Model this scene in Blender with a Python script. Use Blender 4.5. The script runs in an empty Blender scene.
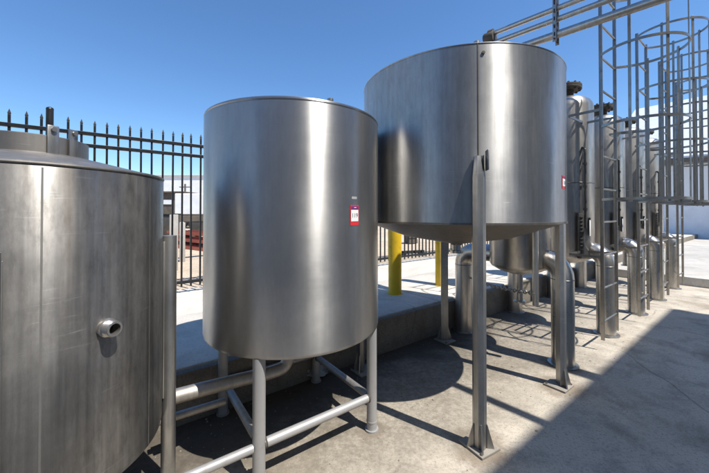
import bpy, bmesh, math, random
from mathutils import Vector, Matrix
random.seed(7)
R = math.radians
S = bpy.context.scene
COL = S.collection
U = Vector((.8, .6, 0)); N = Vector((-.6, .8, 0))          # along the row of tanks / from the camera towards the fence
def ab(a, b, z=0.0): return U*a + N*b + Vector((0, 0, z))
ROT_AB = math.atan2(.6, .8)
SUN = Vector((.815*math.cos(R(60)), -.58*math.cos(R(60)), math.sin(R(60)))).normalized()

# ------------------------------------------------------------------ materials
class NT:
    def __init__(s, name):
        s.m = bpy.data.materials.new(name); s.m.use_nodes = True
        s.t = s.m.node_tree; s.t.nodes.clear()
        s.out = s.n('ShaderNodeOutputMaterial'); s.b = s.n('ShaderNodeBsdfPrincipled')
        s.l(s.b.outputs[0], s.out.inputs[0])
        s.tc = s.n('ShaderNodeTexCoord')
    def n(s, t, **k):
        x = s.t.nodes.new(t)
        for a, v in k.items(): setattr(x, a, v)
        return x
    def l(s, a, b): s.t.links.new(a, b)
    def set(s, **k):
        for a, v in k.items():
            s.b.inputs[a.replace('_', ' ')].default_value = v
    def mapp(s, scale=(1, 1, 1), rot=(0, 0, 0), loc=(0, 0, 0)):
        m = s.n('ShaderNodeMapping'); s.l(s.tc.outputs['Object'], m.inputs[0])
        m.inputs['Scale'].default_value = scale; m.inputs['Rotation'].default_value = rot; m.inputs['Location'].default_value = loc
        return m.outputs[0]
    def noise(s, scale=1, detail=5, rough=.55, vec=None, dist=0):
        x = s.n('ShaderNodeTexNoise'); s.l(vec if vec is not None else s.tc.outputs['Object'], x.inputs['Vector'])
        x.inputs['Scale'].default_value = scale; x.inputs['Detail'].default_value = detail
        x.inputs['Roughness'].default_value = rough; x.inputs['Distortion'].default_value = dist
        return x.outputs['Fac']
    def rng(s, v, a, b, c=0.0, d=1.0, smooth=False):
        x = s.n('ShaderNodeMapRange'); s.l(v, x.inputs[0])
        if smooth: x.interpolation_type = 'SMOOTHSTEP'
        for i, q in zip((1, 2, 3, 4), (a, b, c, d)): x.inputs[i].default_value = q
        return x.outputs[0]
    def math(s, op, a, b):
        x = s.n('ShaderNodeMath', operation=op)
        for i, q in enumerate((a, b)):
            if isinstance(q, (int, float)): x.inputs[i].default_value = q
            else: s.l(q, x.inputs[i])
        return x.outputs[0]
    def mix(s, f, a, b, mode='MIX'):
        x = s.n('ShaderNodeMix', data_type='RGBA', blend_type=mode)
        for i, q in ((0, f), (6, a), (7, b)):
            if isinstance(q, (int, float)): x.inputs[i].default_value = q
            elif isinstance(q, tuple): x.inputs[i].default_value = q if len(q) == 4 else q+(1,)
            else: s.l(q, x.inputs[i])
        return x.outputs[2]
    def bump(s, h, strength=.3, dist=.01, prev=None):
        x = s.n('ShaderNodeBump'); s.l(h, x.inputs['Height'])
        x.inputs['Strength'].default_value = strength; x.inputs['Distance'].default_value = dist
        if prev is not None: s.l(prev, x.inputs['Normal'])
        return x.outputs[0]
    def color(s, c): s.l(c, s.b.inputs['Base Color'])
    def rough(s, c): s.l(c, s.b.inputs['Roughness'])
    def normal(s, c): s.l(c, s.b.inputs['Normal'])

def steel(name, base=(.56, .55, .53), rough=.34, aniso=.6, wear=.3, wave=.004, streak=1.0, scratches=0.0, stain=0.0, tint=(.42, .36, .28), finea=.04, mott=.22, metal=.9, dent=1.0):
    t = NT(name); t.set(Metallic=metal)
    st = t.noise(1, 6, .6, t.mapp((16, 16, .7)))
    st2 = t.noise(1, 4, .5, t.mapp((55, 55, 1.1), loc=(3, 1, 0)))
    bl = t.noise(2.2, 6, .6)
    fine = t.noise(1, 2, .5, t.mapp((2.5, 2.5, 260)))
    f = t.math('ADD', t.math('MULTIPLY', st, .5*streak), t.math('MULTIPLY', bl, .5))
    f = t.math('ADD', f, t.math('MULTIPLY', t.math('SUBTRACT', st2, .5), .35*streak))
    f = t.rng(f, .25, .75)
    lo = tuple(c*(1-wear) for c in base); hi = tuple(min(1, c*(1+wear*.45)) for c in base)
    col = t.mix(f, lo, hi)
    mo = t.noise(1, 7, .7, t.mapp((26, 26, 9), loc=(2, 8, 4)))
    col = t.mix(t.math('MULTIPLY', t.rng(mo, .42, .68), wear*1.1), col, tuple(c*.45 for c in base))
    mo2 = t.noise(1, 6, .7, t.mapp((40, 40, 4), loc=(12, 8, 4)))
    col = t.mix(t.math('MULTIPLY', t.rng(mo2, .55, .75), wear*.8), col, tuple(min(1, c*1.45) for c in base))
    r = t.math('ADD', t.math('MULTIPLY', t.math('SUBTRACT', fine, .5), finea), rough)
    r = t.math('ADD', r, t.math('MULTIPLY', t.math('SUBTRACT', bl, .5), mott))
    r = t.math('ADD', r, t.math('MULTIPLY', t.math('SUBTRACT', st, .5), .12*streak))
    r = t.math('ADD', r, t.math('MULTIPLY', t.math('SUBTRACT', mo, .5), wear*.5))
    met = None
    if scratches:
        acc = None
        for i, ro in enumerate((.25, -.5, .95, -1.1)):
            s1 = t.noise(1, 3, .6, t.mapp((4.5, 4.5, 80), rot=(ro, ro*.7, i), loc=(i*3.1, i, i*2)))
            s1 = t.rng(s1, .66, .74)
            acc = s1 if acc is None else t.math('MAXIMUM', acc, s1)
        msk = t.rng(t.noise(3.5, 4, .6, t.mapp(loc=(7, 7, 2))), .45, .62)
        acc = t.math('MULTIPLY', t.math('MULTIPLY', acc, msk), scratches)
        col = t.mix(acc, col, (.78, .77, .75)); r = t.math('ADD', r, t.math('MULTIPLY', acc, .2))
    if stain:
        d = t.noise(1, 4, .55, t.mapp((11, 11, .55), loc=(5, 2, 9)))
        d = t.math('MULTIPLY', t.rng(d, .52, .74), t.rng(t.noise(1.6, 3), .35, .65))
        d = t.math('MULTIPLY', d, stain)
        col = t.mix(d, col, tint); r = t.math('ADD', r, t.math('MULTIPLY', d, .25))
        met = t.math('SUBTRACT', metal, t.math('MULTIPLY', d, .4))
    t.color(col); t.rough(t.rng(r, 0.05, .9, 0.05, .9))
    if met is not None: t.l(met, t.b.inputs['Metallic'])
    h = t.noise(1.1, 0, .4, t.mapp((1, 1, .6)))
    nb = t.bump(h, 1.0, wave*4)
    nb = t.bump(t.noise(1, 0, .5, t.mapp((3.2, 3.2, 2.2), loc=(6, 1, 3))), 1.0, wave*1.1*dent, nb)
    nb = t.bump(t.noise(1, 0, .5, t.mapp((9, 9, 3))), .5, wave*.2, nb)
    t.normal(nb)
    if aniso:
        t.b.inputs['Anisotropic'].default_value = aniso; t.b.inputs['Anisotropic Rotation'].default_value = .25
        tg = t.n('ShaderNodeTangent', direction_type='RADIAL', axis='Z'); t.l(tg.outputs[0], t.b.inputs['Tangent'])
    return t.m

def paint(name, col, rough=.5, var=.15, dirt=(.25, .22, .18), dirt_amt=.25, metallic=0.0, bump=.15, sc=12):
    t = NT(name); t.set(Metallic=metallic)
    n1 = t.noise(sc, 6, .65); n2 = t.noise(sc*.22, 4, .6)
    c = t.mix(t.rng(n2, .3, .7), tuple(x*(1-var) for x in col), tuple(min(1, x*(1+var*.6)) for x in col))
    c = t.mix(t.math('MULTIPLY', t.rng(n1, .55, .75), dirt_amt), c, dirt)
    t.color(c); t.rough(t.rng(n1, .2, .8, rough-.1, min(1, rough+.15)))
    t.normal(t.bump(n1, bump, .003))
    return t.m

def concrete(name, col=(.44, .405, .345), stain=.6, crack=True, grit=1.0, joints=0, grime_shade=False):
    t = NT(name)
    big = t.noise(.55, 7, .62); mid = t.noise(3.1, 8, .68, dist=.3); fine = t.noise(55, 4, .7); ag = t.noise(170, 2, .6)
    c = t.mix(t.rng(big, .32, .68), tuple(x*.80 for x in col), tuple(min(1, x*1.12) for x in col))
    c = t.mix(t.math('MULTIPLY', t.rng(mid, .47, .70), stain), c, tuple(x*.45 for x in col))
    m2 = t.noise(1.35, 9, .72, t.mapp(loc=(4, 9, 0)), dist=.6)
    c = t.mix(t.math('MULTIPLY', t.rng(m2, .54, .64), stain*.75), c, (col[0]*.50, col[1]*.46, col[2]*.40))
    m3 = t.noise(2.3, 8, .7, t.mapp(loc=(14, 3, 0)))
    c = t.mix(t.math('MULTIPLY', t.rng(m3, .57, .66), stain*.55), c, tuple(min(1, x*1.35) for x in col))
    c = t.mix(t.math('MULTIPLY', t.rng(fine, .50, .66), .62*grit), c, tuple(x*.40 for x in col))
    c = t.mix(t.math('MULTIPLY', t.rng(ag, .55, .68), .5*grit), c, tuple(min(1, x*1.5) for x in col))
    h = t.math('ADD', t.math('MULTIPLY', mid, .6), t.math('MULTIPLY', fine, .35*grit))
    if grime_shade:
        acc = None
        for i, ro in enumerate((.4, -.35, 1.2)):
            s1 = t.rng(t.noise(1, 3, .6, t.mapp((1.1, 42, 1), rot=(0, 0, ro), loc=(i*3.7, i*5, 0))), .70, .75)
            acc = s1 if acc is None else t.math('MAXIMUM', acc, s1)
        acc = t.math('MULTIPLY', acc, t.rng(t.noise(1.1, 3, .5, t.mapp(loc=(8, 2, 0))), .48, .6))
        c = t.mix(t.math('MULTIPLY', acc, .5), c, (.62, .58, .52))
        dr = t.n('ShaderNodeTexVoronoi'); dr.inputs['Scale'].default_value = 1.7; t.l(t.mapp(loc=(.3, .2, 0)), dr.inputs['Vector'])
        sp_ = t.math('MULTIPLY', t.rng(t.math('ADD', dr.outputs['Distance'], t.math('MULTIPLY', t.noise(6, 5, .6), .25)), .20, .30, 1, 0), t.rng(t.noise(.8, 2, .5, t.mapp(loc=(1, 7, 0))), .5, .6))
        c = t.mix(t.math('MULTIPLY', sp_, .5), c, (.14, .125, .105))
    if crack:
        v = t.n('ShaderNodeTexVoronoi', feature='DISTANCE_TO_EDGE'); v.inputs['Scale'].default_value = .42
        wob = t.n('ShaderNodeMix', data_type='RGBA'); wob.inputs[0].default_value = .12
        nz = t.n('ShaderNodeTexNoise'); nz.inputs['Scale'].default_value = 2.6; nz.inputs['Detail'].default_value = 6
        t.l(t.tc.outputs['Object'], nz.inputs['Vector'])
        t.l(t.tc.outputs['Object'], wob.inputs[6]); t.l(nz.outputs['Color'], wob.inputs[7]); t.l(wob.outputs[2], v.inputs['Vector'])
        k = t.rng(v.outputs[0], .0, .0045, 1, 0)
        k = t.math('MULTIPLY', k, t.rng(t.noise(.5, 3, .5, t.mapp(loc=(2, 0, 0))), .52, .58))
        c = t.mix(t.math('MULTIPLY', k, .5), c, (.09, .08, .07))
        h = t.math('SUBTRACT', h, t.math('MULTIPLY', k, .6))
    if grime_shade:
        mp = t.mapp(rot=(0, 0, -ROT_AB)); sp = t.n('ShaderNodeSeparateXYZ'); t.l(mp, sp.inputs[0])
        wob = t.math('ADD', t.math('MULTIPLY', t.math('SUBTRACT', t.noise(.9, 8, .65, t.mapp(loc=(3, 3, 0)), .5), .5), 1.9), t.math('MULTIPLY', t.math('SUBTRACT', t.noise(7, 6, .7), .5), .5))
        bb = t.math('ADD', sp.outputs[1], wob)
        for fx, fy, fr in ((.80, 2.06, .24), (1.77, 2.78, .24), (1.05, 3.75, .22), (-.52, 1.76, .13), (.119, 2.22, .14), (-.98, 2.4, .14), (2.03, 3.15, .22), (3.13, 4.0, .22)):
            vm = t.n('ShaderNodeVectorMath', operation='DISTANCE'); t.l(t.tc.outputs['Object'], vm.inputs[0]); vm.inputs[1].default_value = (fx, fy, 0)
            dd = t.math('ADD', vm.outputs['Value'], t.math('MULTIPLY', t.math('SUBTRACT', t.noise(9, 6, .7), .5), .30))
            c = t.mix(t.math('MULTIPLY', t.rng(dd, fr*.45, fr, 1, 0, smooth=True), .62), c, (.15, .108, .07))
        wide = t.rng(bb, 1.05, 1.75, smooth=True); deep_shade = t.rng(bb, 1.75, 2.35, smooth=True)
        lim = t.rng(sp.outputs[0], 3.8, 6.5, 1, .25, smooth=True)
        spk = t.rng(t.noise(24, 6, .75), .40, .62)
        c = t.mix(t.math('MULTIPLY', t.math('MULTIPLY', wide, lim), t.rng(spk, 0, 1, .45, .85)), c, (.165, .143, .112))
        c = t.mix(t.math('MULTIPLY', t.math('MULTIPLY', deep_shade, lim), .85), c, (.058, .048, .037))  # dirt near the kerb, painted darker still to deepen the tanks' shadows
    t.color(c); t.rough(t.rng(mid, .3, .7, .72, .95))
    t.b.inputs['Specular IOR Level'].default_value = .3
    t.normal(t.bump(h, .55, .012))
    return t.m

def corrugated(name, col, scale=9.0, axis='X', st=.5):
    t = NT(name)
    w = t.n('ShaderNodeTexWave', bands_direction=axis, wave_profile='SIN'); w.inputs['Scale'].default_value = scale
    t.l(t.tc.outputs['Object'], w.inputs['Vector'])
    n = t.noise(1, 5, .6, t.mapp((1.5, 1.5, .3)))
    c = t.mix(t.rng(n, .3, .7), tuple(x*.86 for x in col), col)
    t.color(c); t.set(Roughness=.45)
    t.normal(t.bump(w.outputs['Fac'], st, .03))
    return t.m

M = {}
M['tank_near'] = steel('weathered_steel', (.185, .178, .168), .42, .68, .60, .004, 1.5, .18, .75, (.16, .135, .11), .05, .42, .80)
M['tank_lid'] = steel('dusty_steel', (.36, .34, .315), .50, .2, .30, .003, .3, .35, .35)
M['tank_mid'] = steel('brushed_steel', (.425, .415, .40), .375, .9, .16, .0016, .55, .06, .05)
M['tank_cone'] = steel('rolled_steel', (.425, .42, .41), .365, .87, .26, .0050, 1.2, .2, .35, (.26, .23, .19), .04, .22, .9, 1.6)
M['tank_row'] = steel('stained_steel', (.50, .475, .44), .33, .55, .32, .004, 1.1, .2, .35, (.34, .26, .17))
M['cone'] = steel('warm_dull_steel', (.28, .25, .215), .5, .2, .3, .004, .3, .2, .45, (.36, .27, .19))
M['leg'] = steel('mill_steel', (.43, .42, .40), .38, .3, .35, .002, 1.0, .3, .35)
M['pipe'] = steel('pipe_steel', (.60, .565, .515), .30, .45, .30, .002, .8, .2, .35, (.40, .30, .20))
M['bare'] = steel('bare_steel', (.50, .49, .47), .38, .0, .25, .001, .4, .2, .2)
M['dull_pipe'] = steel('dull_brown_pipe', (.52, .48, .43), .58, .0, .3, .002, .8, .1, .7, (.30, .23, .17))
M['flange'] = paint('dark_cast_flange', (.095, .082, .068), .7, .35, (.17, .11, .07), .5, .3, .5, 25)
M['ladder'] = paint('galvanised_grey', (.36, .345, .32), .34, .25, (.10, .07, .05), .5, .9)
M['grey_leg'] = paint('grey_paint_on_steel', (.36, .355, .35), .48, .10, (.20, .17, .14), .45, .35)
M['black'] = paint('black_fence_paint', (.008, .009, .010), .4, .2, (.03, .027, .024), .25)
M['yellow'] = paint('yellow_paint', (.68, .44, .010), .5, .16, (.26, .15, .035), .6, bump=.3, sc=9)
M['red'] = paint('red_primer', (.48, .13, .07), .65, .25, (.25, .12, .08), .45)
M['tagred'] = paint('sticker_red', (.62, .03, .04), .4, .03, dirt_amt=0, bump=0)
M['tagblue'] = paint('sticker_blue', (.10, .05, .22), .4, .03, dirt_amt=0, bump=0)
M['tagwhite'] = paint('sticker_white', (.80, .80, .78), .5, .03, dirt_amt=.05, bump=0)
M['ink'] = paint('dark_ink', (.03, .03, .04), .6, .02, dirt_amt=0, bump=0)
M['rust'] = paint('rusty_iron', (.15, .085, .05), .8, .4, (.05, .03, .02), .6, .2, .6, 30)
M['seam'] = steel('heat_marked_weld', (.20, .17, .14), .55, 0, .45, .001, .5)
M['weld'] = steel('pale_weld', (.235, .225, .205), .44, .6, .4, .001, .9, metal=.55)
M['gauge'] = paint('gauge_iron', (.085, .08, .072), .5, .3, (.2, .17, .13), .4, .6)
M['dark'] = paint('dark_hollow', (.010, .009, .008), .8, .2)
M['white_metal'] = paint('white_cladding', (.74, .75, .76), .5, .08, (.45, .42, .38), .2)
M['brown'] = paint('brown_fascia', (.115, .085, .065), .6, .25)
M['wood'] = paint('weathered_timber', (.10, .085, .07), .8, .3)
M['post_conc'] = paint('pale_post', (.40, .38, .345), .8, .18, bump=.4)
M['plate'] = paint('dusty_steel_plate', (.30, .275, .235), .7, .25, (.16, .13, .10), .5, .2, .4)
M['rubber'] = paint('rubber', (.02, .02, .021), .8, .2)
M['ground'] = concrete('worn_concrete', (.485, .43, .35), .85, grime_shade=True)
M['pavement'] = concrete('slab_concrete', (.60, .555, .485), .34, True, .5)
M['kerb_face'] = concrete('shade_darkened_kerb', (.20, .178, .145), .75, True, .9)  # kerb front: shade put into the colour, darker than the slab above
M['forecourt'] = concrete('pale_concrete', (.55, .515, .455), .35, True, .4)
M['yard'] = concrete('beige_dirt', (.50, .405, .30), .40, False, 1.4)
M['roof_blue'] = corrugated('pale_roof_sheet', (.60, .64, .68), 5.2, 'Y', .10)
M['wall_blue'] = corrugated('pale_ribbed_wall', (.78, .80, .83), 4.5, 'Y')
M['wall_plain'] = paint('pale_blue_wall', (.68, .71, .76), .7, .08, (.4, .38, .36), .2)
M['stucco'] = paint('grey_stucco', (.36, .345, .32), .85, .12, bump=.5, sc=30)
M['glass'] = paint('dark_window', (.03, .035, .04), .15, .1, dirt_amt=.1)
M['bag'] = paint('grey_plastic_film', (.30, .32, .34), .35, .2, bump=.3)

# ------------------------------------------------------------------ mesh helpers (all collect into a bmesh)
def link(name, me, m, parent=None, smooth=True, ang=38):
    if smooth:
        me.polygons.foreach_set('use_smooth', [True]*len(me.polygons))
        me.set_sharp_from_angle(angle=R(ang))
    o = bpy.data.objects.new(name, me); COL.objects.link(o)
    for x in (m if isinstance(m, (list, tuple)) else [m]): me.materials.append(x)
    if parent is not None: o.parent = parent
    return o
class MB:
    def __init__(s): s.bm = bmesh.new()
    def box(s, c, size, rot=None, bev=0.0):
        r = bmesh.ops.create_cube(s.bm, size=1); vs = r['verts']
        bmesh.ops.scale(s.bm, vec=size, verts=vs)
        if bev:
            es = list({e for v in vs for e in v.link_edges})
            rr = bmesh.ops.bevel(s.bm, geom=es, offset=bev, segments=2, affect='EDGES', profile=.5)
            vs = list({v for f in rr['faces'] for v in f.verts} | {v for v in vs if v.is_valid})
        if rot is not None: bmesh.ops.rotate(s.bm, cent=(0, 0, 0), matrix=rot, verts=vs)
        bmesh.ops.translate(s.bm, vec=c, verts=vs); return s
    def beam(s, p, q, w, h, bev=0.0, up=Vector((0, 0, 1))):     # rectangular bar from p to q
        p, q = Vector(p), Vector(q); d = q-p
        x = d.normalized(); y = up.cross(x)
        if y.length < 1e-4: y = Vector((0, 1, 0)).cross(x)
        y.normalize(); z = x.cross(y)
        m = Matrix((x, y, z)).transposed()
        return s.box((p+q)/2, (d.length, w, h), m, bev)
    def tube(s, pts, r, seg=14, cap=True, closed=False, flat=None):
        pts = [Vector(p) for p in pts]; n = len(pts); rings = []
        ref = None
        for i, p in enumerate(pts):
            if closed: d = pts[(i+1) % n]-pts[i-1]
            else: d = pts[min(i+1, n-1)]-pts[max(i-1, 0)]
            d.normalize()
            if ref is None:
                ref = Vector((0, 0, 1)) if abs(d.z) < .9 else Vector((1, 0, 0))
            a = (ref - d*ref.dot(d)).normalized(); b = d.cross(a); ref = a
            rr = r[i] if isinstance(r, (list, tuple)) else r
            ring = []
            for k in range(seg):
                t = 2*math.pi*k/seg
                ca, sb = math.cos(t), math.sin(t)
                if flat: ca *= flat[0]; sb *= flat[1]
                ring.append(s.bm.verts.new(p + a*(rr*ca) + b*(rr*sb)))
            rings.append(ring)
        m = n if closed else n-1
        for i in range(m):
            A, B = rings[i], rings[(i+1) % n]
            for k in range(seg):
                s.bm.faces.new((A[k], A[(k+1) % seg], B[(k+1) % seg], B[k]))
        if cap and not closed:
            s.bm.faces.new(rings[0][::-1]); s.bm.faces.new(rings[-1])
        return s
    def lathe(s, prof, seg=96, c=(0, 0, 0), mat=None):
        rings = []
        for r, z in prof:
            if r < 1e-5: rings.append([s.bm.verts.new(Vector((0, 0, z))+Vector(c))])
            else: rings.append([s.bm.verts.new(Vector((r*math.cos(2*math.pi*k/seg), r*math.sin(2*math.pi*k/seg), z))+Vector(c)) for k in range(seg)])
        new = [v for g in rings for v in g]
        for A, B in zip(rings, rings[1:]):
            for k in range(seg):
                k2 = (k+1) % seg
                if len(A) == 1 and len(B) == 1: continue
                if len(A) == 1: s.bm.faces.new((A[0], B[k2], B[k]))
                elif len(B) == 1: s.bm.faces.new((A[k], A[k2], B[0]))
                else: s.bm.faces.new((A[k], A[k2], B[k2], B[k]))
        if mat is not None:
            bmesh.ops.transform(s.bm, matrix=mat, verts=new)
        return s
    def prism(s, poly, z0, z1):
        lo = [s.bm.verts.new((p[0], p[1], z0)) for p in poly]; hi = [s.bm.verts.new((p[0], p[1], z1)) for p in poly]
        n = len(poly); s.bm.faces.new(lo[::-1]); s.bm.faces.new(hi)
        for i in range(n): s.bm.faces.new((lo[i], lo[(i+1) % n], hi[(i+1) % n], hi[i]))
        return s
    def patch(s, r, a0, a1, z0, z1, th=.002, seg=10):            # a thin curved plate lying on a cylinder of radius r
        P = []
        for i in range(seg+1):
            a = a0+(a1-a0)*i/seg
            P.append([s.bm.verts.new((rr*math.cos(a), rr*math.sin(a), z)) for rr in (r, r+th) for z in (z0, z1)])
        for A, B in zip(P, P[1:]):
            s.bm.faces.new((A[2], B[2], B[3], A[3])); s.bm.faces.new((A[0], A[1], B[1], B[0]))
            s.bm.faces.new((A[1], A[3], B[3], B[1])); s.bm.faces.new((A[0], B[0], B[2], A[2]))
        s.bm.faces.new((P[0][0], P[0][2], P[0][3], P[0][1])); s.bm.faces.new((P[-1][0], P[-1][1], P[-1][3], P[-1][2]))
        return s
    def build(s, name, m, parent=None, smooth=True, ang=38):
        bmesh.ops.recalc_face_normals(s.bm, faces=s.bm.faces[:])
        me = bpy.data.meshes.new(name); s.bm.to_mesh(me); s.bm.free()
        return link(name, me, m, parent, smooth, ang)
def axis_mat(p, d):
    """matrix taking the local z axis to direction d at point p"""
    q = Vector(d).normalized().to_track_quat('Z', 'Y').to_matrix().to_4x4()
    return Matrix.Translation(Vector(p)) @ q

def thing(name, label, cat, loc, rz=0.0, group=None):
    o = bpy.data.objects.new(name, None); COL.objects.link(o)
    o.location = loc; o.rotation_euler = (0, 0, rz); o.empty_display_size = .2
    o['label'] = label; o['category'] = cat
    if group: o['group'] = group
    return o
def tag(o, label, cat, group=None):
    o['label'] = label; o['category'] = cat
    if group: o['group'] = group
    return o
def struct(o): o['kind'] = 'structure'; return o
def children(o): return [c for c in COL.objects if c.parent == o]
def dup(root, loc, label, rz=None):
    r = root.copy(); COL.objects.link(r); r.location = loc; r['label'] = label
    if rz is not None: r.rotation_euler = (0, 0, rz)
    for ch in children(root):
        c = ch.copy(); COL.objects.link(c); c.parent = r
        for g in children(ch):
            d = g.copy(); COL.objects.link(d); d.parent = c
    return r

# ------------------------------------------------------------------ camera, light, sky
cam = bpy.data.cameras.new('camera'); co = bpy.data.objects.new('camera', cam); COL.objects.link(co); S.camera = co
F = 320.0; PITCH = .6
cam.sensor_width = 36; cam.lens = F/709*36; cam.clip_end = 3000; cam.clip_start = .05
co.location = (0, 0, 1.5); co.rotation_euler = (R(90+PITCH), 0, 0)
cam.shift_y = -(24.5+F*math.tan(R(PITCH)))/709
w = bpy.data.worlds.new('World'); S.world = w; w.use_nodes = True
nt = w.node_tree; nt.nodes.clear()
wo = nt.nodes.new('ShaderNodeOutputWorld'); bg = nt.nodes.new('ShaderNodeBackground'); sk = nt.nodes.new('ShaderNodeTexSky')
sk.sky_type = 'NISHITA'; sk.sun_disc = False; sk.sun_elevation = R(60); sk.sun_rotation = math.atan2(SUN.x, SUN.y)
sk.altitude = 200; sk.air_density = 1.0; sk.dust_density = .2; sk.ozone_density = 6.0
bg.inputs[1].default_value = .135
hs_ = nt.nodes.new('ShaderNodeHueSaturation'); hs_.inputs['Saturation'].default_value = 1.10
nt.links.new(sk.outputs[0], hs_.inputs['Color']); nt.links.new(hs_.outputs[0], bg.inputs[0]); nt.links.new(bg.outputs[0], wo.inputs[0])
sl = bpy.data.lights.new('sun', 'SUN'); sl.energy = 4.9; sl.angle = R(.53); sl.color = (1, .962, .90)
so = bpy.data.objects.new('sun', sl); COL.objects.link(so); so.rotation_euler = SUN.to_track_quat('Z', 'Y').to_euler()
S.view_settings.view_transform = 'Standard'; S.view_settings.look = 'None'; S.view_settings.gamma = 1; S.view_settings.exposure = .52
S.view_settings.use_curve_mapping = False

# ------------------------------------------------------------------ setting: ground, pavement
KB = 2.594; KZ = .376; RA = 9.34; RZ = .18
def quad_ab(a0, a1, b0, b1): return [ab(a0, b0).xy, ab(a1, b0).xy, ab(a1, b1).xy, ab(a0, b1).xy]
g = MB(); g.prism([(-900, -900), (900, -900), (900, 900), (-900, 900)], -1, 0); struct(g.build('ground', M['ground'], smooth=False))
def slab(name, a0, a1, b0, b1, z, m, bev=.018):
    k = MB(); k.box(((a0+a1)/2, (b0+b1)/2, z/2-.1), (a1-a0, b1-b0, z+.2), None, bev)
    o = k.build(name, m); o.rotation_euler = (0, 0, ROT_AB); return struct(o)
# raised pavement cast in bays with joints between them
bays = [-12, -6.5, -2.6, .35, 3.3, 6.25, 9.33, 14, 22, 40]
for a0, a1 in zip(bays, bays[1:]):
    slab('pavement', a0+.004, a1-.004, KB+.012, 3.95, KZ, M['pavement'])
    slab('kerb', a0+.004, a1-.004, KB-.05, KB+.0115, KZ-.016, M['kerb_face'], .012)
    slab('pavement', a0+.004, a1-.004, 3.958, 5.28, KZ-.004, M['pavement'])
slab('yard', -60, 120, 5.285, 200, KZ-.02, M['yard'], .002)
slab('kerb', RA, RA+.16, -3.2, KB-.004, RZ, M['forecourt'])
slab('forecourt', RA+.164, 120, -60, KB-.004, RZ-.006, M['forecourt'], .004)

# ------------------------------------------------------------------ tank parts
def sticker(parent, r, ang, z, w, h, name='lot_sticker'):
    da = w/r
    o = MB().patch(r+.0005, ang-da/2, ang+da/2, z, z+h, .0012).build(name, M['tagred'], parent)
    MB().patch(r+.0022, ang-da*.43, ang+da*.43, z+h*.20, z+h*.76, .0008).build('paper_panel', M['tagwhite'], o)
    MB().patch(r+.0022, ang-da*.40, ang+da*.44, z+h*.82, z+h*.94, .0008).build('header_band', M['tagblue'], o)
    return o
def writing(parent, text, r, ang, z, size, m, name='lot_number', bold=.0):
    cu = bpy.data.curves.new(name, 'FONT'); cu.body = text; cu.size = size; cu.align_x = 'CENTER'; cu.align_y = 'CENTER'
    cu.extrude = .0004; cu.offset = bold; cu.resolution_u = 3
    tmp = bpy.data.objects.new(name, cu); COL.objects.link(tmp)
    me = bpy.data.meshes.new_from_object(tmp, depsgraph=bpy.context.evaluated_depsgraph_get())
    bpy.data.objects.remove(tmp)
    for v in me.vertices:
        x, y, d = v.co; a = ang + x/r                      # text reads left to right seen from outside
        v.co = ((r+d)*math.cos(a), (r+d)*math.sin(a), z+y)
    me.name = name
    return link(name, me, m, parent, smooth=False)
def cyl_dir(c, px):
    """angle (local) on a tank centred at c of the side that faces image column px as seen from the camera, for radius r"""
    pass
def face_angle(cx, cy, r, col):
    t = (col-354.5)/F; d = Vector((t, 1)).normalized(); p = Vector((cx, cy)); b = p.dot(d); dd = b*b-(p.dot(p)-r*r)
    q = d*(b-math.sqrt(max(0, dd)))-p
    return math.atan2(q.y, q.x)

# ---- near tank (left)
c1 = Vector((-1.47, 1.455, 0)); r1 = .515; zb1, zt1 = .40, 1.666
t1 = thing('steel_tank', 'scratched weathered stainless tank with sloped lid and neck, partly out of frame at left', 'tank', c1)
MB().lathe([(0, zb1-.09), (r1*.6, zb1-.045), (r1-.03, zb1-.006), (r1-.004, zb1+.012), (r1, zb1+.03), (r1, zt1-.006), (r1-.004, zt1)], 128).build('shell', M['tank_near'], t1)
MB().lathe([(r1-.02, zt1-.004), (r1+.0015, zt1-.002), (r1+.005, zt1+.003), (r1+.004, zt1+.009), (r1-.002, zt1+.012), (r1-.02, zt1+.014), (.20, zt1+.085), (.19, zt1+.09), (0, zt1+.09)], 128).build('lid', M['tank_lid'], t1)
nk = MB().lathe([(.200, zt1+.078), (.200, zt1+.157), (.196, zt1+.160), (.192, zt1+.157), (.190, zt1+.10), (0, zt1+.10)], 64).build('neck', M['tank_lid'], t1)
for col, rr in ((51.5, .208), (71, .208)):
    a = face_angle(c1.x, c1.y, .2, col)
    p = Vector((rr*math.cos(a), rr*math.sin(a), 0)); ro = Matrix.Rotation(a, 3, 'Z')
    k = MB(); k.box(p+Vector((0, 0, zt1+.140)), (.010, .040, .125), ro, .004)
    k.lathe([(0, 0), (.010, 0), (.010, .008), (0, .008)], 12, mat=axis_mat(p*1.03+Vector((0, 0, zt1+.185)), (math.cos(a), math.sin(a), 0)))
    k.build('lid_lug', M['leg'], t1)
for col in (42, 150):
    a = face_angle(c1.x, c1.y, r1, col)
    MB().patch(r1+.0002, a-.006, a+.006, zb1+.02, zt1-.01, .0003, 4).build('weld_seam', M['weld'], t1)
a = face_angle(c1.x, c1.y, r1, 107); zn = 1.042; dv = Vector((math.cos(a), math.sin(a), 0))
nz = MB(); nz.lathe([(.018, -.01), (.033, -.01), (.036, .0), (.036, .012), (.030, .014), (.030, .05), (.0285, .053), (.021, .053), (.021, 0.005), (0, .005)], 32, mat=axis_mat(dv*r1+Vector((0, 0, zn)), dv))
for k in range(5):
    nz.lathe([(.0295, .020+k*.006), (.0318, .023+k*.006), (.0295, .026+k*.006)], 32, mat=axis_mat(dv*r1+Vector((0, 0, zn)), dv))
no = nz.build('nozzle', M['pipe'], t1)
MB().lathe([(0, .004), (.0205, .004), (.0205, .007), (0, .007)], 24, mat=axis_mat(dv*r1+Vector((0, 0, zn)), dv)).build('bore', M['dark'], no)
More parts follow.
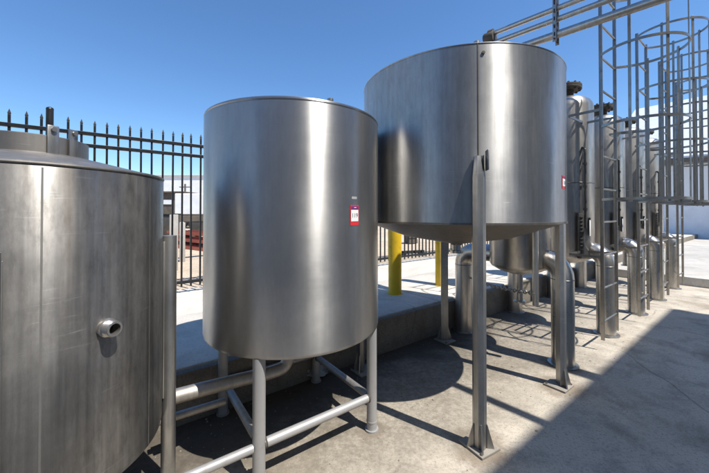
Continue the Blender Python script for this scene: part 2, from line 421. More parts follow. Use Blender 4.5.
al = [face_angle(c1.x, c1.y, r1, 163)+d for d in (.12, .12+math.pi/2, .12+math.pi, .12-math.pi/2)]
for i, a in enumerate(al):
    rr = r1+.032; p = Vector((rr*math.cos(a), rr*math.sin(a), 0))
    k = MB(); k.tube([p, p+Vector((0, 0, 1.37))], .036, 24)
    k.tube([p, p+Vector((0, 0, .02))], .055, 24)
    lg = k.build('leg', M['leg'], t1)
    ro = Matrix.Rotation(a, 3, 'Z'); p2 = Vector((math.cos(a), math.sin(a), 0))*(r1+.004)
    MB().box(p2+Vector((0, 0, .92)), (.008, .066, .84), ro, .003).build('pad_plate', M['bare'], lg)

# ---- middle tank on grey pipe legs
c2 = Vector((-.431, 2.31, 0)); r2 = .598; zb2, zt2 = .705, 2.108
t2 = thing('steel_tank', 'smooth brushed stainless tank on grey pipe legs with lot sticker 119', 'tank', c2)
MB().lathe([(0, zb2-.05), (r2*.5, zb2-.03), (r2-.05, zb2-.004), (r2-.014, zb2), (r2-.003, zb2+.010), (r2, zb2+.024), (r2, zt2-.008), (r2-.003, zt2)], 160).build('shell', M['tank_mid'], t2)
MB().lathe([(r2-.02, zt2-.003), (r2-.0015, zt2-.002), (r2+.0012, zt2+.006), (r2-.002, zt2+.015), (r2-.014, zt2+.022), (r2-.03, zt2+.024), (r2-.10, zt2+.03), (r2*.5, zt2+.055), (0, zt2+.07)], 160).build('lid', M['tank_mid'], t2)
a = face_angle(c2.x, c2.y, r2-.05, 331)
MB().lathe([(0, 0), (.012, 0), (.012, .02), (.018, .022), (.018, .034), (0, .036)], 16, (r2*.90*math.cos(a), r2*.90*math.sin(a), zt2+.016)).build('lid_fitting', M['leg'], t2)
a = face_angle(c2.x, c2.y, r2, 118+236)
zs = 1.5-(226.5-212)/F*1.74; hs = (226.5-204.5)/F*1.74; ws = 12.5/F*1.80
a = face_angle(c2.x, c2.y, r2, 354.5)
stk = sticker(t2, r2, a, zs, ws, hs)
writing(stk, '119', r2+.0032, a, zs+hs*.48, hs*.30, M['ink'])
MB().patch(r2+.0032, a-.010, a+.020, zs+hs*.865, zs+hs*.895, .0006).build('header_print', M['tagwhite'], stk)
MB().patch(r2+.0004, a-.040, a+.032, zs+hs*1.30, zs+hs*1.42, .0008).build('tape_mark', paint('faded_tape', (.36, .36, .34), .6), t2)
leg2 = {'right': Vector((.55, -.088)), 'front': Vector((-.09, -.552)), 'left': Vector((-.55, .09)), 'back': Vector((.09, .55))}
for k_, p in leg2.items():
    k = MB(); k.tube([(p.x, p.y, .012), (p.x, p.y, zb2+.004)], .0345, 28)
    k.tube([(p.x, p.y, 0), (p.x, p.y, .012)], .046, 24)
    k.tube([(p.x, p.y, .06), (p.x, p.y, .068)], .0365, 24)
    k.build('leg', M['grey_leg'], t2)
def stretch(p, q, z, r=.03, m='dull_pipe', ext=0.0, name='stretcher'):
    p, q = Vector((p.x, p.y, z)), Vector((q.x, q.y, z)); d = (q-p).normalized()
    o = MB().tube([p+d*.03, q-d*.03+d*ext], r, 20).build(name, M[m], t2)
    for e_ in (p+d*.037, q-d*.037):
        MB().lathe([(r-.002, -.006), (r+.0045, -.004), (r+.003, .002), (r-.001, .007)], 20, mat=axis_mat(e_, d)).build('weld_bead', M['flange'], o)
    return o
stretch(leg2['right'], leg2['front'], .228, .026, 'grey_leg')
stretch(leg2['front'], leg2['left'], .250, .025)
stretch(leg2['left'], leg2['back'], .235, .025)
stretch(leg2['back'], leg2['right'], .215, .025)
# pipe continuing the front stretcher towards the near tank
d = (leg2['front']-leg2['right']).normalized(); p = leg2['front']+d*.034
o = MB().tube([(p.x, p.y, .225), (p.x+d.x*.475, p.y+d.y*.475, .225)], .023, 20).build('side_stub_pipe', M['grey_leg'], t2)
# drain
k = MB(); k.lathe([(0, zb2-.13), (.05, zb2-.13), (.052, zb2-.12), (.052, zb2-.105), (.034, zb2-.10), (.034, zb2-.03), (0, zb2-.03)], 24, (.09, -.02, 0))
k.build('drain_outlet', M['pipe'], t2)
def wpt(u, v, Y): return Vector(((u-354.5)/F*Y, Y, 1.5-(v-212)/F*Y))
def smooth_path(P, n=8):
    P = [Vector(p) for p in P]; out = []
    for i in range(len(P)-1):
        p0, p1, p2, p3 = P[max(0, i-1)], P[i], P[i+1], P[min(len(P)-1, i+2)]
        for j in range(n):
            t = j/n
            out.append(.5*((2*p1)+(p2-p0)*t+(2*p0-5*p1+4*p2-p3)*t*t+(3*p1-p0-3*p2+p3)*t**3))
    return out+[P[-1]]
pts = [wpt(172, 396.5, 1.88), wpt(200, 389, 1.98), wpt(240, 379, 2.12), wpt(270, 372, 2.22), wpt(285, 365, 2.28), wpt(290, 350, 2.30)]
o = MB().tube([q-c2 for q in smooth_path(pts)], .042, 24).build('drain_pipe', M['dull_pipe'], t2)
# thin pipe lower behind it, standing on its own saddle
q0, q1 = wpt(160, 420, 1.93), wpt(226, 400, 2.14)
k = MB(); k.tube([q0, q1], .024, 18)
o = k.build('loose_pipe', M['dull_pipe']); o.location = (0, 0, 0)
tag(o, 'thin grey steel pipe in shade below the drain pipe of the middle tank', 'pipe')
# crumpled film under the tank
k = MB(); bmesh.ops.create_icosphere(k.bm, subdivisions=4, radius=1)
from mathutils import noise as mn
for v in k.bm.verts:
    n_ = mn.noise_vector(v.co*2.1)*.45+mn.noise_vector(v.co*5.3)*.22
    v.co = (v.co+n_); v.co = Vector((v.co.x*.13, v.co.y*.09, max(-.055, v.co.z*.06)))
o = k.build('plastic_bag', M['bag'], ang=25); pb = wpt(313, 374, 2.96); o.location = (pb.x, 2.96, .055); tag(o, 'crumpled grey plastic bag lying in shade under the middle tank', 'bag')

# ---- conical tank
c3 = Vector((.925, 2.905, 0)); r3 = .838; zb3, zt3 = 1.42, 2.598
t3 = thing('cone_bottom_tank', 'wide stainless tank with cone bottom raised on four tall steel legs', 'tank', c3)
MB().lathe([(r3-.006, zb3), (r3, zb3+.004), (r3, zt3-.004), (r3-.004, zt3)], 192).build('shell', M['tank_cone'], t3)
MB().lathe([(r3-.012, zt3-.003), (r3+.001, zt3-.002), (r3+.003, zt3+.004), (r3-.002, zt3+.009), (r3-.05, zt3+.010), (r3*.5, zt3+.03), (0, zt3+.045)], 192).build('lid', M['tank_cone'], t3)
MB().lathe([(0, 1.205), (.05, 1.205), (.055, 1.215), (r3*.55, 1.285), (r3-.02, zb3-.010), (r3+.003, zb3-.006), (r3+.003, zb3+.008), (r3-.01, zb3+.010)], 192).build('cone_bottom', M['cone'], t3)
MB().lathe([(0, 1.13), (.055, 1.13), (.057, 1.14), (.057, 1.155), (.04, 1.157), (.04, 1.21), (0, 1.21)], 32).build('outlet', M['pipe'], t3)
a = face_angle(c3.x, c3.y, r3, 478.5)
MB().patch(r3+.0002, a-.0032, a+.0032, zb3, zt3, .0022, 2).build('weld_seam', M['seam'], t3)
MB().lathe([(0, 0), (.02, 0), (.02, .02), (.012, .024), (0, .026)], 16, ((r3-.03)*math.cos(a), (r3-.03)*math.sin(a), zt3+.008)).build('lid_fitting', M['leg'], t3)
a = face_angle(c3.x, c3.y, r3, 484)
MB().lathe([(0, 0), (.011, 0), (.011, .006), (0, .007)], 14, mat=axis_mat(((r3)*math.cos(a), (r3)*math.sin(a), zt3-.06), (math.cos(a), math.sin(a), 0))).build('plug', M['seam'], t3)
a = face_angle(c3.x, c3.y, r3, 564.0); zs = 1.5-(189.5-212)/F*2.36
stk = sticker(t3, r3, a, zs, .085, .095)
writing(stk, '120', r3+.0032, a, zs+.043, .034, M['ink'])
dfront = Vector((-.127, -.845)); fa = math.atan2(dfront.y, dfront.x)
for i in range(4):
    a = fa+i*math.pi/2; e = Vector((math.cos(a), math.sin(a), 0)); s_ = Vector((-math.sin(a), math.cos(a), 0))
    rr = r3+.005; top = 1.86
    k = MB()
    # leg of folded plate: outward nose, two flanks, ends cut on a slope at the top
    W = .040; D = .062
    prof = [(-W, 0), (-W, D*.55), (-W*.42, D), (W*.42, D), (W, D*.55), (W, 0)]
    lo = [k.bm.verts.new(e*(rr+y)+s_*x+Vector((0, 0, .016))) for x, y in prof]
    mid = [k.bm.verts.new(e*(rr+y)+s_*x+Vector((0, 0, 1.72 if abs(x) == W and y else 1.72))) for x, y in prof]
    hi = [k.bm.verts.new(e*(rr+y*.55)+s_*(x*.62)+Vector((0, 0, top))) for x, y in prof]
    for A, B in ((lo, mid), (mid, hi)):
        for j in range(6): k.bm.faces.new((A[j], A[(j+1) % 6], B[(j+1) % 6], B[j]))
    k.bm.faces.new(lo[::-1]); k.bm.faces.new(hi)
    lg = k.build('leg', M['leg'], t3, ang=20)
    # clip at the head of the leg
    p = e*(rr+.03)+s_*.050
    MB().box(p+Vector((0, 0, 1.83)), (.06, .010, .13), Matrix.Rotation(a, 3, 'Z'), .003).build('head_clip', M['leg'], lg)
    # base plate and gusset ribs
    tilt = Matrix.Rotation(a+R(45 if i != 0 else 38), 3, 'Z')
    MB().box(e*(rr+.005)+Vector((0, 0, .008)), (.185, .17, .014), tilt, .002).build('base_plate', M['plate'], lg)
    for sg in (-1, 1):
        k = MB(); q = e*(rr+.035)+s_*(sg*W)
        A = [q+Vector((0, 0, .016)), q+s_*(sg*.044)+Vector((0, 0, .016)), q+s_*(sg*.003)+Vector((0, 0, .16)), q+Vector((0, 0, .16))]
        f1 = [k.bm.verts.new(v+e*.005) for v in A]; f2 = [k.bm.verts.new(v-e*.005) for v in A]
        k.bm.faces.new(f1); k.bm.faces.new(f2[::-1])
        for j in range(4): k.bm.faces.new((f1[j], f2[j], f2[(j+1) % 4], f1[(j+1) % 4]))
        k.build('gusset', M['leg'], lg, smooth=False)
    k = MB(); q = e*(rr+D)
    A = [q+Vector((0, 0, .016)), q+e*.040+Vector((0, 0, .016)), q+e*.003+Vector((0, 0, .17)), q+Vector((0, 0, .17))]
    f1 = [k.bm.verts.new(v+s_*.005) for v in A]; f2 = [k.bm.verts.new(v-s_*.005) for v in A]
    k.bm.faces.new(f1); k.bm.faces.new(f2[::-1])
    for j in range(4): k.bm.faces.new((f1[j], f2[j], f2[(j+1) % 4], f1[(j+1) % 4]))
    k.build('gusset', M['leg'], lg, smooth=False)
    for bx, by in ((-.072, .068), (.072, -.068)):
        MB().lathe([(0, .014), (.009, .014), (.009, .021), (.005, .022), (.005, .027), (0, .028)], 6, e*(rr+.005)+tilt @ Vector((bx, by, 0))).build('anchor_bolt', M['flange'], lg)

# ---- row of tall tanks with elbow pipes
RT = .30; ztop = 2.86; zlow = .92; TB = 1.72; PB = 1.32
def elbow_pts(sign, z=1.0, r=.16, reach=.50):
    out = [Vector((0, sign*(RT-.04), z)), Vector((0, sign*(reach-r)-0, z))]
    y0 = sign*(reach-r); 
    for j in range(1, 9):
        t = j/8*math.pi/2
        out.append(Vector((0, y0+sign*r*math.sin(t), z-r+r*math.cos(t))))
    out.append(Vector((0, sign*reach, .0)))
    return out
row_labels = ['tall stainless tank seen behind the cone bottomed tank, first of the row',
              'tall domed tank with round manway just right of the cone bottomed tank',
              'tall domed tank behind the nearest caged ladder, third of its row',
              'tall domed tank behind the second caged ladder, fourth of its row',
              'farthest tall domed tank of the row, beside the last caged ladder']
ta = [3.54, 4.84, 6.20, 7.47, 8.80]
base_t = thing('column_tank', row_labels[0], 'tank', ab(ta[0], TB), ROT_AB, 'row of tall stainless tanks')
MB().lathe([(0, zlow-.10), (.10, zlow-.085), (RT*.7, zlow-.05), (RT-.02, zlow-.010), (RT, zlow+.02), (RT, ztop), (RT-.008, ztop+.04), (RT-.03, ztop+.085), (RT-.08, ztop+.125), (RT-.16, ztop+.155), (0, ztop+.175)], 96).build('shell', M['tank_row'], base_t)
MB().lathe([(RT+.0003, 1.86), (RT+.004, 1.863), (RT+.004, 1.872), (RT+.0003, 1.875)], 96).build('girth_weld', M['weld'], base_t)
k = MB(); k.lathe([(.085, ztop+.13), (.085, ztop+.255), (.175, ztop+.257), (.178, ztop+.262), (.178, ztop+.285), (.174, ztop+.29), (.174, ztop+.293), (.178, ztop+.296), (.178, ztop+.318), (.172, ztop+.322), (0, ztop+.328)], 48)
mw = k.build('manway', M['flange'], base_t)
k = MB()
for j in range(12):
    t = 2*math.pi*j/12; k = MB()
    k.lathe([(0, ztop+.240), (.014, ztop+.240), (.014, ztop+.257), (.008, ztop+.258), (.008, ztop+.318), (.014, ztop+.319), (.014, ztop+.340), (0, ztop+.341)], 6, (.152*math.cos(t), .152*math.sin(t), 0)); k.build('flange_bolt', M['flange'], mw)

for sg in (-1, 1):
    P = elbow_pts(sg, 1.02, .17, .42 if sg < 0 else .70)
    k = MB(); k.tube(P, .100, 32); o = k.build('elbow_pipe', M['pipe'], base_t)
    k = MB(); k.lathe([(.098, 0), (.133, 0), (.133, .014), (.102, .016)], 40, (0, P[-1].y, 0)); k.build('floor_collar', M['bare'], o)
    k = MB(); k.lathe([(.1005, -.004), (.1040, 0), (.1005, .004)], 32, mat=axis_mat((0, P[-1].y, .84), (0, 0, 1))); k.build('weld_ring', M['weld'], o)
k = MB(); k.lathe([(0, .52), (.06, .52), (.06, .535), (.035, .538), (.035, zlow-.08), (0, zlow-.08)], 24)
k.build('bottom_outlet', M['pipe'], base_t)
# sight gauge with riser tube and white card, on the side that faces the ladder
c5 = ab(ta[1], TB)
def side(col, r, z):                                        # point on the second tank's side, in the tank's own axes
    a = face_angle(c5.x, c5.y, r, col)-ROT_AB
    return Vector((r*math.cos(a), r*math.sin(a), z)), a
gp, ga = side(580.5, RT+.055, 0); gr = Matrix.Rotation(ga+math.pi/2, 3, 'Z'); ge = Vector((math.cos(ga), math.sin(ga), 0))
k = MB(); k.box(gp+Vector((0, 0, 1.235)), (.058, .036, .50), gr, .006)
for j in range(10): k.box(gp+ge*.020+Vector((0, 0, 1.04+j*.044)), (.034, .012, .018), gr, .003)
gz = k.build('sight_gauge', M['gauge'], base_t)
tp, ta_ = side(585.5, RT+.045, 0); te = Vector((math.cos(ta_), math.sin(ta_), 0))
k = MB(); k.tube([tp+Vector((0, 0, z)) for z in (1.30, 2.22, 2.27)]+[tp-te*.03+Vector((0, 0, 2.30)), tp-te*.08+Vector((0, 0, 2.31))], .014, 12)
k.tube([gp+Vector((0, 0, 1.0)), gp+Vector((0, 0, .96)), gp-ge*.02+Vector((0, 0, .94)), gp-ge*.09+Vector((0, 0, .935))], .016, 12)
for z in (1.52, 1.80, 2.08): k.tube([tp+Vector((0, 0, z)), tp+Vector((0, 0, z+.03))], .022, 12)
k.build('riser_tube', M['gauge'], base_t)
cp, ca = side(590.0, RT+.012, 1.30); cr_ = Matrix.Rotation(ca+math.pi/2+.5, 3, 'Z')
k = MB(); k.box(cp, (.085, .004, .20), cr_, .001); cd = k.build('data_card', M['tagwhite'], base_t)
k = MB(); k.box(cp+Vector((0, 0, .115)), (.03, .012, .03), cr_, .002); k.build('card_clip', M['gauge'], cd)
# standoff bracket arms that reach towards the ladder
tanks = [base_t]
for i in range(1, 5): tanks.append(dup(base_t, ab(ta[i], TB), row_labels[i], ROT_AB))
for o in children(base_t):
    if o.name.split('.')[0] in ('sight_gauge', 'riser_tube', 'data_card'):
        for q_ in children(o): bpy.data.objects.remove(q_)
        bpy.data.objects.remove(o)
# overflow pipe clipped to the first tank of the row
q = Vector((1.777, 3.15, 0)); loc = q-ab(ta[0], TB); loc = Matrix.Rotation(-ROT_AB, 3, 'Z') @ loc
MB().tube([loc+Vector((0, 0, .585)), loc+Vector((0, 0, 2.6))], .028, 16).build('overflow_pipe', M['pipe'], base_t)

# ---- caged ladders
LB = 1.17; LW = .49
def ladder(label, a0, zoff, hoops, ztop_, strap_tops, arms):
    t = thing('caged_ladder', label, 'ladder', ab(a0, LB), ROT_AB, 'caged ladders on the tall tanks')
    for x in (0, LW):
        MB().beam((x, 0, zoff), (x, 0, ztop_), .034, .012, .002, Vector((1, 0, 0))).build('rail', M['ladder'], t)
    n = int((ztop_-.32)/.36)
    for j in range(n+1):
        z = .31+.36*j
        MB().tube([(.004, 0, z), (LW-.004, 0, z)], .0115, 10).build('rung', M['ladder'], t)
    cb = -.28; rr = math.hypot(LW/2, cb); a1 = math.atan2(-cb, -LW/2); a2 = math.atan2(-cb, LW/2)
    sweep = 2*math.pi-(a1-a2)
    arc = [a1+sweep*j/40 for j in range(41)]
    for z in hoops:
        k = MB(); A = []
        for th in arc:
            e = Vector((math.cos(th), math.sin(th), 0)); c = Vector((LW/2, cb, z))
            A.append([k.bm.verts.new(c+e*(rr+dr)+Vector((0, 0, dz))) for dr, dz in ((-.004, -.013), (.004, -.013), (.004, .013), (-.004, .013))])
        for P, Q in zip(A, A[1:]):
            for j in range(4): k.bm.faces.new((P[j], P[(j+1) % 4], Q[(j+1) % 4], Q[j]))
        k.bm.faces.new(A[0]); k.bm.faces.new(A[-1][::-1])
        k.build('cage_hoop', M['ladder'], t, ang=30)
    for f_, zt in zip((.17, .335, .5, .665, .83), strap_tops):
        th = a1+sweep*f_; e = Vector((math.cos(th), math.sin(th), 0)); p = Vector((LW/2, cb, 0))+e*(rr-.009)
        k = MB(); k.box(p+Vector((0, 0, (hoops[0]-.02+zt)/2)), (.009, .025, zt-hoops[0]+.04), Matrix.Rotation(th, 3, 'Z'), .001)
        k.build('cage_strap', M['ladder'], t, smooth=False)
    for z in arms:
        k = MB(); k.beam((0, .01, z), (.0, TB-LB-RT*.80, z), .010, .028); k.beam((LW, .01, z), (LW, TB-LB-RT*.80, z), .010, .028)
        k.beam((-.006, TB-LB-RT*.80, z), (LW+.006, TB-LB-RT*.80, z), .010, .028)
        k.build('standoff_bracket', M['ladder'], t, smooth=False)
    return t
ladder('nearest caged ladder, tallest and reaching above the frame, bolted to the second tall tank', 4.24, .11, (1.635, 2.43, 3.21, 4.0), 4.35, (4.05, 4.05, 4.05, 3.24, 3.24), (1.01, 2.62))
hp = (1.635, 2.40, 3.15, 3.90)
ladder('second caged ladder counted from the cone bottomed tank', 5.72, .08, hp, 3.95, (3.92,)*5, (1.01, 2.62))
ladder('third caged ladder, between the fourth tank and the last ladder', 7.08, .08, hp, 3.95, (3.92,)*5, (1.01, 2.62))
ladder('farthest caged ladder, at the end of the tank row by the kerb', 8.46, .08, hp, 3.95, (3.92,)*5, (1.01, 2.62))

# ---- overhead pipes and their hanger
HX = Vector((2.2, 3.475, 0)); PD = Vector((.7, -.714, 0)).normalized()
pl = ['uppermost of three parallel overhead steel pipes, with rusty flanged end', 'middle of three parallel overhead steel pipes above the cone bottomed tank', 'lowest and thickest of the three parallel overhead pipes']
for (z, r_, t0, lab) in ((3.72, .030, .70, pl[0]), (3.60, .030, .70, pl[1]), (3.433, .042, .62, pl[2])):
    root = thing('overhead_pipe', lab, 'pipe', HX+Vector((0, 0, z)), 0, 'overhead pipes from the building')
    MB().tube([-PD*t0, PD*4.75], r_, 20).build('pipe_run', M['pipe'], root)
    k = MB(); k.tube([-PD*(t0+.03), -PD*(t0-.03)], r_*1.9, 24); k.build('end_flange', M['flange'], root)
    k = MB(); sd = Vector((PD.y, -PD.x, 0))
    k.tube([sd*(r_+.012)*math.cos(t)+Vector((0, 0, (r_+.005)*math.sin(t))) for t in [2*math.pi*j/24 for j in range(24)]], .008, 8, closed=True)
    k.build('pipe_clamp', M['gauge'], root)
    if z == 3.72:
        k = MB(); k.lathe([(0, -.06), (.075, -.06), (.08, -.05), (.08, .05), (.075, .06), (0, .06)], 28, mat=axis_mat(-PD*(t0+.02)+Vector((0, 0, -.05)), PD)); k.build('valve_body', M['flange'], root)
hg = thing('pipe_hanger', 'slotted steel strut hanging vertically that carries the three overhead pipes', 'hanger', HX)
sd = Vector((PD.y, -PD.x, 0))
for sg in (-1, 1):
    k = MB(); rot = Matrix.Rotation(math.atan2(PD.y, PD.x), 3, 'Z')
    p = sd*(sg*.055)
    k.box(p+Vector((0, 0, 3.82)), (.036, .010, .96), rot, .002); k.build('strut', M['leg'], hg, smooth=False)
    for j in range(10):
        k = MB(); k.box(p+sd*(sg*.0055)+Vector((0, 0, 3.42+j*.085)), (.012, .004, .040), rot, .001); k.build('slot', M['dark'], hg, smooth=False)
k = MB()
for z in (3.37, 3.51, 3.66, 3.79): k.tube([sd*-.075+Vector((0, 0, z)), sd*.075+Vector((0, 0, z))], .008, 8)
k.build('cross_bolts', M['rust'], hg)
MB().beam(Vector((0, 0, 4.33))-PD*.15, Vector((0, 0, 4.33))+PD*4.85, .08, .06).build('carrier_beam', M['leg'], hg, smooth=False)
# a second out-of-view beam from the eaves, whose shadow crosses the floor
o = MB().beam(Vector((2.36, 1.84, 3.80)), Vector((4.72, -.66, 3.80)), .085, .085, .006).build('eaves_beam', M['leg'], smooth=False)
tag(o, 'square steel beam projecting from the shading building, casting a stripe on the floor', 'beam')

# ---- yellow bollards
for i, (x, y, lab) in enumerate(((.56, 4.44, 'larger nearer yellow bollard on the pavement behind the cone bottomed tank'), (1.335, 4.93, 'farther yellow bollard partly hidden by a leg of the cone bottomed tank'))):
    o = MB().lathe([(.112, 0), (.112, .006), (.09, .010), (.09, 1.05), (.085, 1.085), (.06, 1.115), (0, 1.125)], 40).build('bollard', M['yellow'])
    o.location = (x, y, KZ-.004); tag(o, lab, 'bollard', 'yellow bollards')

# ---- fence
FB = 5.02; fa0, fa1 = -1.45, 9.85
fn = thing('metal_fence', 'black picket fence with spear tips and three rails behind the tanks', 'fence', ab(0, FB, KZ), ROT_AB)
for z in (.145, 1.925, 2.07):
    MB().box(((fa0+fa1)/2, 0, z), (fa1-fa0, .042, .042), None, .003).build('rail', M['black'], fn, smooth=False)
k = MB(); k.box((0, 0, 1.13), (.023, .023, 2.10), None, .002)
v = [k.bm.verts.new(p) for p in ((-.0095, -.0095, 2.18), (.0095, -.0095, 2.18), (.0095, .0095, 2.18), (-.0095, .0095, 2.18))]
wv = [k.bm.verts.new(p) for p in ((-.014, -.009, 2.195), (.014, -.009, 2.195), (.014, .009, 2.195), (-.014, .009, 2.195))]
tip = k.bm.verts.new((0, 0, 2.245))
for j in range(4):
    k.bm.faces.new((v[j], v[(j+1) % 4], wv[(j+1) % 4], wv[j])); k.bm.faces.new((wv[j], wv[(j+1) % 4], tip))
pk = k.build('picket', M['black'], fn, smooth=False); npk = 0
posts = [-.60+2.38*j for j in range(5)]
x = fa0+.06; first = True
while x < fa1 and npk < 99:
    if min(abs(x-p) for p in posts) > .055:
        o = pk if first else pk.copy()
        if not first: COL.objects.link(o); o.parent = fn
        o.location = (x, random.uniform(-.002, .002), random.uniform(-.006, .006)); o.rotation_euler = (0, random.uniform(-.004, .004), 0); first = False; npk += 1
    x += .119
for p in posts:
    k = MB(); k.tube([(p, 0, 0), (p, 0, 2.30)], .034, 20)
    k.tube([(p, 0, 2.30), (p, 0, 2.318), (p, 0, 2.33)], [.036, .03, .006], 20); k.build('post', M['black'], fn)

# ---- chain between the first tanks
k = MB(); A, B = wpt(468, 277, 4.02), wpt(534, 293, 3.14); nl = 30
pts = [A.lerp(B, j/nl)-Vector((0, 0, .03*math.sin(math.pi*j/nl))) for j in range(nl+1)]
for j in range(nl):
    p, q = pts[j], pts[j+1]; d = (q-p).normalized(); c = (p+q)/2; L = (q-p).length*.62
    s1 = d.cross(Vector((0, 0, 1))).normalized() if j % 2 else d.cross(d.cross(Vector((0, 0, 1)))).normalized()
    k.tube([c+d*(L*math.cos(t))+s1*(.017*math.sin(t)) for t in [2*math.pi*i/12 for i in range(12)]], .0062, 6, closed=True)
ch = k.build('chain', M['leg']); tag(ch, 'steel chain strung in shade from the bent pipe under the first tall tank', 'chain')

# ------------------------------------------------------------------ buildings
# the shading building on the camera side (out of view, mirrored in the steel)
bs = thing('building', 'grey stucco building with flat roof on the camera side whose shadow covers the floor', 'building', ab(0, 0), ROT_AB)
BW = -3.35; BA0, BA1 = -16, 8.32; BH = 8.0
MB().box(((BA0+BA1)/2, BW-4.05, BH/2-.1), (BA1-BA0-.1, 8, BH-.2), None, .02).build('wall', M['stucco'], bs, smooth=False)
MB().box(((BA0+BA1)/2, BW-4.05, BH-.1), (BA1-BA0, 8.1, .195), None, .02).build('roof', M['white_metal'], bs, smooth=False)
for a_ in (-9, 1.8):
    d_ = MB().box((a_, BW-.06, 1.3), (3.0, .05, 2.6), None, .01).build('roller_door', corrugated('door_sheet', (.5, .5, .48), 6, 'Z') if a_ < 0 else M['white_metal'], bs, smooth=False)
for a_ in (-3.6, 5.2):
    d_ = MB().box((a_, BW-.03, 1.9), (1.5, .06, 1.2), None, .01).build('window', M['white_metal'], bs, smooth=False)
    MB().box((a_, BW+.001, 1.9), (1.36, .02, 1.06)).build('pane', M['glass'], d_, smooth=False)

# pale industrial building at the far right
fb = thing('building', 'pale blue industrial building with sloping metal roof and brown eaves at the far right', 'building', ab(23.7, 0, 0), ROT_AB)
b0, b1 = -14, 6.3; ez = 4.15
MB().box((4, (b0+b1)/2, ez/2), (8, b1-b0, ez), None, .01).build('wall', M['wall_plain'], fb, smooth=False)
MB().box((-.04, (b0+b1)/2, 2.95), (.06, b1-b0-.2, 2.0), None, .004).build('ribbed_panel', M['wall_blue'], fb, smooth=False)
k = MB(); k.box((-.30, (b0+b1)/2, ez-.03), (.16, b1-b0+.5, .28), None, .02); k.build('eaves_gutter', M['brown'], fb, smooth=False)
k = MB(); n0 = (-.35, ez+.10); n1 = (8.0, 9.2)
vs = [k.bm.verts.new((x, y, z+dz)) for dz in (0, .12) for (x, z) in (n0, n1) for y in (b0-.3, b1+.3)]
for f_ in ((0, 1, 3, 2), (4, 6, 7, 5), (0, 4, 5, 1), (2, 3, 7, 6), (0, 2, 6, 4), (1, 5, 7, 3)): k.bm.faces.new([vs[i] for i in f_])
k.build('roof', M['roof_blue'], fb, smooth=False)
k = MB()
for y in (b0+.02, b1-.02):
    vv = [k.bm.verts.new((x, y+dy, z)) for dy in (-.02, .02) for (x, z) in ((0, ez), (7.9, ez), (7.9, 8.9))]
    k.bm.faces.new(vv[:3][::-1]); k.bm.faces.new(vv[3:])
    for i in range(3): k.bm.faces.new((vv[i], vv[(i+1) % 3], vv[3+(i+1) % 3], vv[3+i]))
k.build('gable', M['wall_plain'], fb, smooth=False)
for b_ in (-2.5, 1.2, 4.2):
    MB().box((-.14, b_, 2.0), (.12, .12, 4.0), None, .01).build('downpipe', M['brown'], fb, smooth=False)

# white warehouse, shed, truck far behind the fence
def at(u, v, Y): return wpt(u, v, Y)
wh = thing('warehouse', 'long low white warehouse far beyond the fence', 'building', (at(190, 212, 45).x, 45, KZ-.02))
MB().box((0, 0, 2.9), (17, 8, 5.8), None, .03).build('wall', M['white_metal'], wh, smooth=False)
MB().box((0, 0, 5.85), (17.4, 8.4, .12), None, .02).build('roof', M['roof_blue'], wh, smooth=False)
for x_ in (-5, 0, 5): MB().box((x_, -4.03, 1.6), (2.6, .06, 3.2)).build('dock_door', M['wood'], wh, smooth=False)
sh = thing('shed', 'low brown shed with pale window beyond the fence at left', 'shed', (at(166, 212, 26).x, 26, KZ-.02))
MB().box((0, 0, 1.3), (4.2, 3, 2.6), None, .02).build('wall', M['wood'], sh, smooth=False)
MB().box((0, 0, 2.66), (4.6, 3.4, .12), None, .02).build('roof', M['brown'], sh, smooth=False)
wn = MB().box((1.05, -1.53, 1.9), (.7, .06, .34)).build('window', M['white_metal'], sh, smooth=False)
MB().box((-.9, -1.53, 1.0), (.9, .05, 1.9)).build('door', M['brown'], sh, smooth=False)
tr = thing('box_trailer', 'white box trailer parked beyond the fence beside the brown shed', 'trailer', (at(199, 212, 23).x, 23, KZ-.02))
MB().box((0, 0, 1.70), (2.4, 2.0, 1.45), None, .05).build('body', M['white_metal'], tr, smooth=False)
MB().box((0, 0, .90), (2.3, 1.7, .12)).build('chassis', M['rubber'], tr, smooth=False)
for x_ in (-.75, .1, .9):
    w_ = MB().lathe([(0, -.12), (.36, -.12), (.40, -.08), (.40, .08), (.36, .12), (0, .12)], 24, mat=axis_mat((x_, -.9, .40), (0, -1, 0))).build('wheel', M['rubber'], tr)
    MB().lathe([(0, 0), (.2, 0), (.18, .02), (0, .03)], 20, mat=axis_mat((x_, -1.02, .40), (0, -1, 0))).build('rim', M['white_metal'], w_)
pp_ = wpt(185, 212, 36)
up = thing('utility_pole', 'thin dark utility pole with crossarm beyond the fence, in front of the white warehouse', 'pole', (pp_.x, 36, KZ-.02))
MB().tube([(0, 0, 0), (0, 0, 4.3)], [.13, .09], 12).build('shaft', M['wood'], up)
MB().box((0, 0, 3.95), (1.3, .10, .10)).build('crossarm', M['wood'], up, smooth=False)
pp_ = wpt(168, 212, 15)
for i_, (dx, hh, ww) in enumerate(((0, .95, .9), (1.25, .7, .8))):
    b_ = thing('bin', ('taller dark waste bin by the brown shed beyond the fence', 'lower dark waste bin beside the taller bin beyond the fence')[i_], 'bin', (pp_.x+dx, 15+dx*.5, KZ-.02), .3, 'dark bins beyond the fence')
    MB().box((0, 0, hh/2+.06), (ww, .7, hh), None, .04).build('body', M['gauge'], b_)
    MB().box((0, -.02, hh+.09), (ww+.06, .78, .06), None, .02).build('lid', M['rubber'], b_)
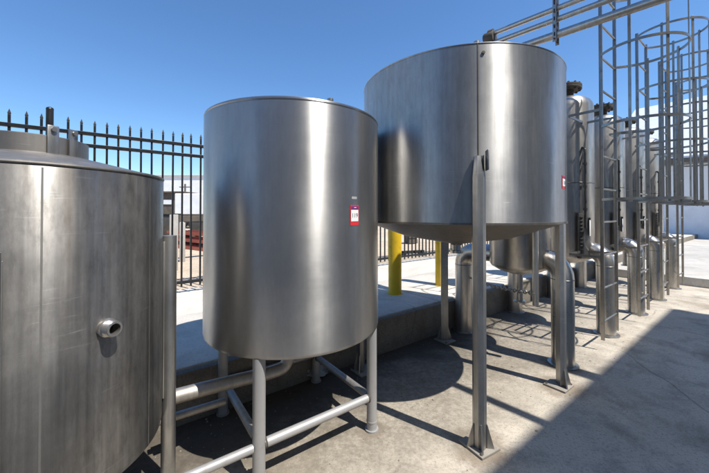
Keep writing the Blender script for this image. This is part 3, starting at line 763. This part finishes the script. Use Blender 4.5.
# posts and rack
for (u_, Y, wd, zt, lab) in ((174, 6.3, .15, 1.47, 'thick pale concrete post just beyond the fence'), (182.5, 7.4, .12, 1.28, 'thinner pale post carrying one end of the dark timber beam')):
    o = MB().box((0, 0, (zt-KZ)/2), (wd, wd, zt-KZ), None, .012).build('post', M['post_conc'])
    p = at(u_, 0, Y); o.location = (p.x, Y, KZ-.02); o.rotation_euler = (0, 0, .5); tag(o, lab, 'post', 'posts beyond the fence')
p, q = at(178, 0, 7.4), at(240, 0, 8.6)
rk = thing('timber_rack', 'dark weathered timber beam on posts beyond the fence above red steel', 'rack', (p.x, 7.4, KZ-.02))
MB().beam((0, 0, .99), (q.x-p.x, 1.2, .99), .14, .15, .01).build('beam', M['wood'], rk, smooth=False)
MB().box((q.x-p.x-.05, 1.17, .46), (.12, .12, .92), None, .01).build('support', M['wood'], rk, smooth=False)
# stack of red steel sections
rowl = ['bottom', 'middle', 'top']
pr = at(197, 0, 9.6)
first = None; cnt = 0
for lay in range(3):
    for j in range(5-lay):
        cnt += 1
        def chan(nm):
            k = MB(); k.box((0, 0, .005), (4.6, .16, .010)); k.box((0, -.075, .05), (4.6, .010, .08)); k.box((0, .075, .05), (4.6, .010, .08))
            return k.build(nm, M['red'], smooth=False)
        if first is None: o = first = chan('steel_channel')
        else: o = first.copy(); COL.objects.link(o)
        ang = -.62+random.uniform(-.05, .05)
        off = (j-(4-lay)/2)*.24
        o.location = (pr.x+.3-math.sin(ang)*off, 10.0+math.cos(ang)*off, KZ-.018+lay*.20+random.uniform(0, .006)); o.rotation_euler = (0, 0, ang)
        tag(o, f'red primed steel channel in the {rowl[lay]} layer of the stack beyond the fence', 'steel beam', 'red steel channels in a stack')
# stickers between layers
for lay in range(2):
    for s_ in (-1.5, 1.5):
        o = MB().box((0, 0, .045), (.09, 1.0, .085)).build('timber_bearer', M['wood'], smooth=False)
        o.location = (pr.x+.3+s_*math.cos(-.62), 10.0+s_*math.sin(-.62), KZ-.018+.094+lay*.20); o.rotation_euler = (0, 0, -.62)
        tag(o, f'timber bearer between the {rowl[lay]} and {rowl[lay+1]} layers of red steel', 'timber', 'bearers in the red steel stack')
# dark crate and low barrier beyond the fence, seen under the cone bottomed tank
p = at(410.5, 0, 11.6)
cr = thing('crate', 'small dark timber crate beyond the fence under the cone bottomed tank', 'crate', (p.x, 11.6, KZ-.02), .4)
for z_ in (.10, .28, .46): 
    MB().box((0, -.18, z_), (.36, .02, .14), None, .004).build('board', M['wood'], cr, smooth=False)
MB().box((0, 0, .29), (.34, .33, .55), None, .004).build('box', M['wood'], cr, smooth=False)
p = at(412, 0, 8.4); lr = thing('low_barrier', 'low dark steel barrier rail on two feet beyond the fence', 'barrier', (p.x, 8.4, KZ-.02), .35)
MB().beam((-.36, 0, .10), (.36, 0, .10), .07, .07, .005).build('rail', M['rubber'], lr, smooth=False)
for x_ in (-.28, .28): MB().box((x_, 0, .04), (.10, .22, .08), None, .005).build('foot', M['rubber'], lr, smooth=False)

# ---- grit on the floor around the legs
k = MB(); rnd = random.Random(3)
for i in range(520):
    a_ = rnd.uniform(.2, 5.5); b_ = rnd.uniform(1.0, 2.58)
    if rnd.random() < .5: b_ = 2.58-abs(rnd.gauss(0, .35))
    if b_ < 1.0: continue
    s_ = rnd.uniform(.002, .006)*(1.6 if rnd.random() < .06 else 1)
    r_ = bmesh.ops.create_icosphere(k.bm, subdivisions=1, radius=s_)
    for v in r_['verts']: v.co = Vector((v.co.x*rnd.uniform(.7, 1.4), v.co.y*rnd.uniform(.7, 1.3), v.co.z*.7))
    bmesh.ops.translate(k.bm, vec=ab(a_, b_, s_*.4), verts=r_['verts'])
o = k.build('grit', paint('pale_grit', (.26, .23, .185), .9, .35, sc=60), smooth=False); o['kind'] = 'stuff'; tag(o, 'loose grit and small stones scattered on the concrete floor', 'grit')
